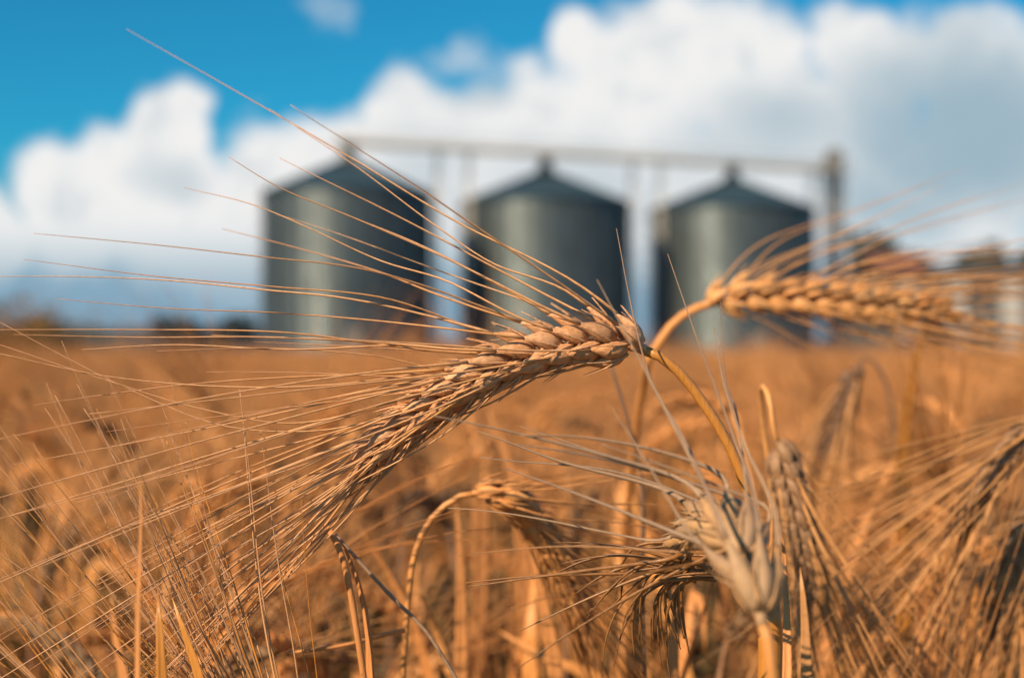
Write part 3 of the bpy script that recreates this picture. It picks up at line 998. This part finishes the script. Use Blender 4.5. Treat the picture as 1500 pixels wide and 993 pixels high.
# --- loose blades, stalks and twigs near the focus plane
def blade(name, label, cat, pts, w, mat='leaf', ref=(0, -1, .1), fold=.3, tw=0.0, group=None, seed=0):
    base = np.asarray(pts[0], float)
    b = MB(); b.leaf(cr([np.asarray(p) - base for p in pts], 90), w, ref, fold, np.random.default_rng(seed).random(), tw)
    return tag(b.build(name, M[mat], loc=base), label, cat, group)


def stalk(name, label, cat, pts, r0, r1, mat='crop_stem', nodes=(), group=None):
    base = np.asarray(pts[0], float)
    b = MB(); stem_tube(b, [np.asarray(p) - base for p in pts], r0, r1, nodes=nodes)
    return tag(b.build(name, M[mat], loc=base), label, cat, group)


def gpt(px, d, dx_=0, dy_=0):
    return GROUND(P(px, 993, d), dx_, dy_)


blade('dry_leaf', 'bright orange upright leaf blade rising at the lower left', 'leaf', [gpt(205, .35, .01), P(206, 1300, .35), P(203, 1000, .35), P(204, 850, .35), P(207, 770, .35), P(205, 705, .352)], .0052, ref=(-.6, -1, .1), fold=.2, tw=.5)
blade('dry_leaf', 'short yellow leaf blade beside the bright orange upright blade', 'leaf', [gpt(245, .38), P(245, 1200, .38), P(238, 1000, .38), P(234, 920, .38), P(231, 862, .382)], .0060, 'stem', ref=(-.5, -1, 0), fold=.25, tw=-.6)
blade('dry_leaf', 'brown leaf blade leaning right behind the short yellow blade', 'leaf', [gpt(300, .40), P(320, 1200, .40), P(296, 1000, .40), P(272, 930, .40), P(252, 875, .40)], .0060, 'stem', ref=(-.3, -1, .1), fold=.4)
blade('dry_leaf', 'creased orange leaf blade folded over below the sharp awns', 'leaf', [gpt(560, .44), P(548, 1200, .44), P(545, 993, .44), P(538, 900, .44), P(518, 830, .44), P(495, 785, .44), P(478, 768, .44)], .0048, ref=(-.4, -1, .1), fold=.4, tw=.4)
stalk('barley_stalk', 'pinkish bent stalk with dark nodes beside the creased orange blade', 'stalk', [gpt(545, .435), P(545, 1200, .435), P(533, 993, .435), P(522, 920, .435), P(510, 850, .435), P(496, 800, .435), P(480, 772, .437)], .0013, .0010, 'leaf', (.86, .9))
stalk('straw_twig', 'thin grey twig slanting down right from the creased blade', 'twig', [P(484, 775, .45), P(520, 815, .45), P(575, 875, .45), P(625, 925, .45), P(660, 980, .45), gpt(700, .45)], .0006, .0008, 'grey_awn')
stalk('straw_twig', 'thin twig lying level across two stalks at the bottom', 'twig', [P(592, 923, .465), P(560, 930, .46), P(520, 941, .452), P(470, 950, .45), P(420, 956, .45)], .0008, .0006, 'leaf')
blade('dry_leaf', 'orange leaf blade slanting under the middle of the sharp ear', 'leaf', [gpt(770, .80), P(772, 1100, .80), P(768, 850, .80), P(755, 720, .80), P(735, 650, .80), P(716, 600, .80)], .0085, ref=(.2, -1, 0))
blade('dry_leaf', 'tall straight orange blade behind the drooping small ear', 'leaf', [gpt(672, .62), P(672, 1100, .62), P(676, 900, .62), P(672, 790, .62), P(668, 735, .62)], .0065, ref=(.1, -1, 0))
blade('dry_leaf', 'pale orange blade right of the drooping small ear', 'leaf', [gpt(830, .58), P(822, 1100, .58), P(808, 940, .58), P(790, 860, .58), P(775, 790, .58)], .0075, ref=(-.1, -1, 0))
blade('dry_leaf', 'golden leaf blade standing under the bright right ear', 'leaf', [gpt(1320, .78), P(1322, 900, .78), P(1325, 620, .78), P(1338, 540, .78), P(1352, 470, .78)], .0095, 'stem', ref=(.3, -1, 0))
blade('dry_leaf', 'bright orange blade standing left of the withered awns', 'leaf', [gpt(995, .52), P(990, 1150, .52), P(985, 960, .52), P(990, 880, .52), P(985, 820, .52)], .007, ref=(.2, -1, 0))
stalk('barley_stalk', 'orange stalk under the pale grey ear', 'stalk', [gpt(1128, .40), P(1128, 1200, .40), P(1128, 1000, .40), P(1128, 930, .40), P(1125, 880, .40)], .0042, .0034, 'stem', ())
stalk('barley_stalk', 'thin dark stalk with a black node behind the sharp ear', 'stalk', [gpt(950, .55), P(945, 1100, .55), P(942, 800, .55), P(938, 690, .55), P(915, 600, .55), P(892, 528, .55)], .0011, .0007, 'dark_twig', (.93,))
blade('dry_leaf', 'narrow grey leaf blade standing right of the pale grey ear', 'leaf', [gpt(1178, .47), P(1178, 1200, .47), P(1182, 1000, .47), P(1180, 930, .47), P(1177, 880, .47), P(1172, 830, .47)], .0062, 'shaded_awn', ref=(-.3, -1, 0))


# ------------------------------------------------------------------ the crop around them
def crop_variant(seed, nod, height, droop):
    """Meshes of one field plant standing at the origin, nodding towards +x."""
    r = np.random.default_rng(seed)
    lean = r.uniform(.01, .05)
    neck = height
    pts = [(0, 0, 0), (lean * .4, r.normal(0, .01), height * .4), (lean, r.normal(0, .012), height * .78), (lean + .012 + droop * .01, 0, neck)]
    L = r.uniform(.065, .09)
    p = np.array(pts[-1], float)
    ang_ = math.radians(90 - nod * .35)
    ear = [p]
    for i in range(4):
        a = ang_ - math.radians(nod * .65) * (i + 1) / 4
        p = p + np.array((math.cos(a), r.normal(0, .05), math.sin(a))) * L / 4
        ear.append(p)
    ms = MB(); stem_tube(ms, pts, .0023, .0016, 6, 16, (.6,))
    axp, lay = ear_layout(ear, np.array((0.2, -.9, .3)), 8, r, 22, .0014, 1.12)
    me_ = MB(); mb = MB()
    me_.tube(axp, np.linspace(.0013, .0006, len(axp)), 5)
    v0, f0, a0 = LOWG
    sprd = r.uniform(.18, .36)
    for (q, x, y, z, sc, tt, phi, T, Us, Vs, rad) in lay:
        me_.add(q + (v0[:, :1] * x + v0[:, 1:2] * y + v0[:, 2:3] * z) * sc, f0, a0, r.random())
        if r.random() < .42:
            continue
        d1 = unit(T + rad * sprd * r.uniform(.3, 1.1) * (1.15 - .7 * tt) + r.normal(size=3) * .05)
        pth = awn_path(q + z * GRAIN_L * sc, z, d1, r.uniform(.10, .14), .12 + .2 * (nod > 60), r, 7, .4, .03)
        mb.tube(pth, .00044 * np.interp(np.linspace(0, 1, 7), [0, .5, 1], [1, .7, .25]), 3, rn=r.random())
    ml = MB()
    for k in range(2):
        z0 = height * (.50 + .22 * k)
        a = r.uniform(0, 6.28)
        d = np.array((math.cos(a), math.sin(a), 0))
        s0 = np.array((lean * .8, 0, z0))
        hgt = r.uniform(.05, .12)
        lp = [s0, s0 + d * .03 + (0, 0, hgt), s0 + d * .08 + (0, 0, hgt * .9), s0 + d * .11 + (0, 0, hgt * .2 - .03), s0 + d * .115 + (0, 0, -.10)]
        ml.leaf(cr(lp, 12), r.uniform(.005, .008), (0, 0, 1), .3, r.random(), r.uniform(-2, 2))
    return ms, me_, mb, ml


M['dark_ear'] = straw('dark_crop_husk', (0.17, 0.10, 0.05), (0.15, 0.09, 0.045), (0.24, 0.14, 0.07), 0.6, (900, 900, 200), 0.0, 0.0, 0.5, 0.5)  # some ears are dark; more are mixed in to stand for shaded gaps
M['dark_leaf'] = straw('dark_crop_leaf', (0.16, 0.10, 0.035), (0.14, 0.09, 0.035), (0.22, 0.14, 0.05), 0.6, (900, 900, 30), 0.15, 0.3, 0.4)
VAR = []
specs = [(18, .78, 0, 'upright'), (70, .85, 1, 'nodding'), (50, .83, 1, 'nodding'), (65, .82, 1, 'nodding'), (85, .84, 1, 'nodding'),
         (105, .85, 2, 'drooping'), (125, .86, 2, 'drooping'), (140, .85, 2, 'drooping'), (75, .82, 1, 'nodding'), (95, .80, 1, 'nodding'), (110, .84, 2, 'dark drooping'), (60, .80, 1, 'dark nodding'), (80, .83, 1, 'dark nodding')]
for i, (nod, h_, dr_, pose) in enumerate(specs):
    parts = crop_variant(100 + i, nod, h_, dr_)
    VAR.append((pose, [(nm, pb.mesh(nm), mt) for nm, pb, mt in zip(('stem', 'ear', 'beard', 'leaf'), parts, ('dark_twig', 'dark_ear', 'shaded_awn', 'dark_leaf') if 'dark' in pose else ('crop_stem', 'crop_ear', 'crop_awn', 'leaf'))], parts))
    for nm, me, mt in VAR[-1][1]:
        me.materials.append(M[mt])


def region(px):
    for lim, s in ((130, 'at the left edge of the crop'), (390, 'left of the largest silo'), (640, 'below the largest silo'), (930, 'below the middle silo'), (1190, 'below the smallest silo'), (1380, 'below the elevator tower')):
        if px < lim:
            return s
    return 'below the farm building'


placed = []
n_ind = n_tall = 0
tries = 0
while n_ind < 290 and tries < 20000:
    tries += 1
    d = math.sqrt(rng.uniform(.56 ** 2, 2.2 ** 2))
    px = rng.uniform(-120, 1620)
    x = (px - 750) / FPX * d
    if any((x - a) ** 2 + (d - c) ** 2 < .028 ** 2 for a, c in placed):
        continue
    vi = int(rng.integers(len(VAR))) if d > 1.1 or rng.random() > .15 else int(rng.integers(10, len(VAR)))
    pose, meshes, _ = VAR[vi]
    sc = rng.normal(.94, .035)
    if d < .8:
        sc = min(sc, .915)
    if d < 1.6 and 'upright' not in pose and n_tall < 80 and abs(px - 1090) > 130 and (px > 420 or d > 1.0) and rng.random() < .6:
        sc = rng.uniform(.945, .985) + (.02 if d > 1.1 else 0)
        n_tall += 1
    placed.append((x, d))
    rz = rng.uniform(0, 2 * math.pi)
    c_ = math.cos(rz)
    way = 'leaning left' if c_ < -.5 else 'leaning right' if c_ > .5 else ('leaning away' if math.sin(rz) > 0 else 'leaning nearer')
    how = 'blurred' if d < 1.05 else 'strongly blurred'
    root = thing('barley_plant', f'{how} barley plant, {pose} ear {way}, {region(px)}', 'barley plant', (x, d, 0), 'barley plants of the blurred crop', rz)
    root.scale = (sc, sc, sc)
    root.rotation_euler = (rng.normal(0, .05), rng.normal(0, .05), rz)
    for nm, me, mt in meshes:
        o = bpy.data.objects.new(nm, me)
        COL.objects.link(o)
        o.parent = root
    n_ind += 1

for i in range(30):                      # broad dry blades between the near stems
    d = rng.uniform(.56, 1.05)
    px = rng.uniform(20, 1480)
    top = rng.uniform(640, 900) if d > .7 else rng.uniform(720, 930)
    lx, bend = rng.normal(0, 26), rng.normal(0, 30)
    pts_ = [gpt(px, d, rng.normal(0, .02), rng.normal(0, .03)), P(px - lx, 1250, d), P(px, 1000, d), P(px + lx + bend * .2, (1000 + top) / 2, d), P(px + lx * 1.6 + bend, top, d + rng.normal(0, .01))]
    if rng.random() < .3:
        pts_ += [P(px + lx * 2 + bend * 2.2, top + 25, d), P(px + lx * 2 + bend * 3, top + 95, d)]
    a = rng.uniform(-.9, .9)
    blade('dry_leaf', f'broad blurred orange leaf blade standing among stems, {region(px)}', 'leaf', pts_, rng.uniform(.006, .010), ['leaf', 'leaf', 'crop_stem'][i % 3], (math.sin(a), -math.cos(a), .1), .3, rng.uniform(-1.5, 1.5), 'blurred leaf blades of the crop', i)

# the rest of the crop: one object, its plants scattered on points
pcol = bpy.data.collections.new('crop_plants')
for pose, meshes, parts in VAR:
    b = MB()
    mats = []
    idx = []
    for (nm, me, mt), pb in zip(meshes, parts):
        nf = len(pb.f)
        b.add(np.vstack(pb.v), pb.f, np.concatenate(pb.al), 0.5)
        b.rn[-1] = np.concatenate(pb.rn)
        idx += [len(mats)] * nf
        mats.append(M[mt])
    me = b.mesh('crop_plant')
    for m_ in mats:
        me.materials.append(m_)
    me.polygons.foreach_set('material_index', np.array(idx, np.int32))
    o = bpy.data.objects.new('crop_plant', me)
    pcol.objects.link(o)

pts = []


def scatter(d0, d1, dens_, extra):
    area = (d1 ** 2 - d0 ** 2) / 2 * 1.0 + extra * 2 * (d1 - d0)
    n = int(area * dens_)
    y = rng.uniform(0, 1, n * 2)
    y = np.sqrt(d0 ** 2 + (d1 ** 2 - d0 ** 2) * y)[:n]
    x = rng.uniform(-1, 1, n) * (y * .5 + extra)
    pts.append(np.stack([x, y, np.zeros(n)], 1))


scatter(2.2, 4.0, 300, .25)
scatter(4.0, 10.0, 150, .3)
scatter(10.0, 30.0, 45, .5)
scatter(30.0, 80.0, 12, 1.0)
# the crop also stands beside and behind the camera
side = np.stack([rng.uniform(-2.2, 2.2, 900), rng.uniform(-1.6, 1.85, 900), np.zeros(900)], 1)
keep = (np.abs(side[:, 0]) > .40 * np.maximum(side[:, 1], 0) + .42)
pts.append(side[keep])
pts = np.vstack(pts)


def scatter_stuff(name, mat_name, label, cat, pcol, nvar, pts, scl, tilt):
    n = len(pts)
    fm = bpy.data.meshes.new(name)
    fm.from_pydata(pts.tolist(), [], [])
    at = fm.attributes.new('vi', 'INT', 'POINT'); at.data.foreach_set('value', rng.integers(0, nvar, n).astype(np.int32))
    at = fm.attributes.new('rot', 'FLOAT_VECTOR', 'POINT')
    rot = np.stack([rng.normal(0, tilt, n), rng.normal(0, tilt, n), rng.uniform(0, 6.283, n)], 1)
    at.data.foreach_set('vector', rot.astype(np.float32).ravel())
    at = fm.attributes.new('sc', 'FLOAT', 'POINT')
    at.data.foreach_set('value', scl.astype(np.float32))
    o = bpy.data.objects.new(name, fm)
    COL.objects.link(o)
    tag(o, label, cat, None, 'stuff')
    gt = bpy.data.node_groups.new('scatter_' + name, 'GeometryNodeTree')
    gt.interface.new_socket('Geometry', in_out='INPUT', socket_type='NodeSocketGeometry')
    gt.interface.new_socket('Geometry', in_out='OUTPUT', socket_type='NodeSocketGeometry')
    gi = gt.nodes.new('NodeGroupInput'); go = gt.nodes.new('NodeGroupOutput')
    ci = gt.nodes.new('GeometryNodeCollectionInfo')
    ci.inputs['Collection'].default_value = pcol
    ci.inputs['Separate Children'].default_value = True
    ci.inputs['Reset Children'].default_value = True
    ip = gt.nodes.new('GeometryNodeInstanceOnPoints')
    ip.inputs['Pick Instance'].default_value = True

    def named(nm, tp):
        n_ = gt.nodes.new('GeometryNodeInputNamedAttribute')
        n_.data_type = tp
        n_.inputs[0].default_value = nm
        return n_.outputs[0]

    e2r = gt.nodes.new('FunctionNodeEulerToRotation')
    gt.links.new(named('rot', 'FLOAT_VECTOR'), e2r.inputs[0])
    gt.links.new(gi.outputs[0], ip.inputs['Points'])
    gt.links.new(ci.outputs[0], ip.inputs['Instance'])
    gt.links.new(named('vi', 'INT'), ip.inputs['Instance Index'])
    gt.links.new(e2r.outputs[0], ip.inputs['Rotation'])
    gt.links.new(named('sc', 'FLOAT'), ip.inputs['Scale'])
    gt.links.new(ip.outputs[0], go.inputs[0])
    o.modifiers.new('scatter', 'NODES').node_group = gt
    return o


hgt_ = np.sin(pts[:, 0] * 4.1 + 1.1 * np.sin(pts[:, 1] * 2.3)) * np.sin(pts[:, 1] * 3.3 + 1.7 * np.sin(pts[:, 0] * 1.9))
pts = pts[(hgt_ > -.30) | (rng.random(len(pts)) < .35) | (pts[:, 1] > 14)]
n = len(pts)
patch = 0.03 * np.sin(pts[:, 0] * .9 + 1.3) * np.sin(pts[:, 1] * .6)
scl = np.clip(rng.normal(.925, .04, n) + patch, .80, 1.0)
scatter_stuff('barley_field', None, 'out of focus orange barley crop stretching back to the silos', 'crop', pcol, len(VAR), pts, scl, .06)

# low olive weeds, added so the gaps between the stems look shaded
M['weed'] = straw('olive_shade_weed', (0.075, 0.06, 0.016), (0.09, 0.062, 0.018), (0.13, 0.08, 0.025), 0.6, (300, 300, 60), 0.2, 0.0, 0.3, 0.4)
wcol_ = bpy.data.collections.new('weed_plants')
for k in range(4):
    r = np.random.default_rng(300 + k)
    b = MB()
    for q in range(16):
        a = r.uniform(0, 6.283)
        d = np.array((math.cos(a), math.sin(a), 0))
        h = r.uniform(.40, .70)
        p0 = d * r.uniform(0, .03)
        b.leaf(cr([p0, p0 + d * .03 + (0, 0, h * .6), p0 + d * .07 + (0, 0, h), p0 + d * .13 + (0, 0, h * .93)], 10), r.uniform(.012, .022), d + np.array((0, 0, .3)), .3, r.random(), r.uniform(-.6, .6))
    me = b.mesh('weed_plant')
    me.materials.append(M['weed'])
    wcol_.objects.link(bpy.data.objects.new('weed_plant', me))
wy = np.sqrt(rng.uniform(1.05 ** 2, 5.0 ** 2, 2400))
wpts = np.stack([rng.uniform(-1, 1, 2400) * (wy * .5 + .2), wy, np.zeros(2400)], 1)
scatter_stuff('shade_weeds', None, 'dark olive weeds added to darken the gaps between the barley stems', 'shade_weeds', wcol_, 4, wpts, rng.uniform(.8, 1.1, 2400), .08)
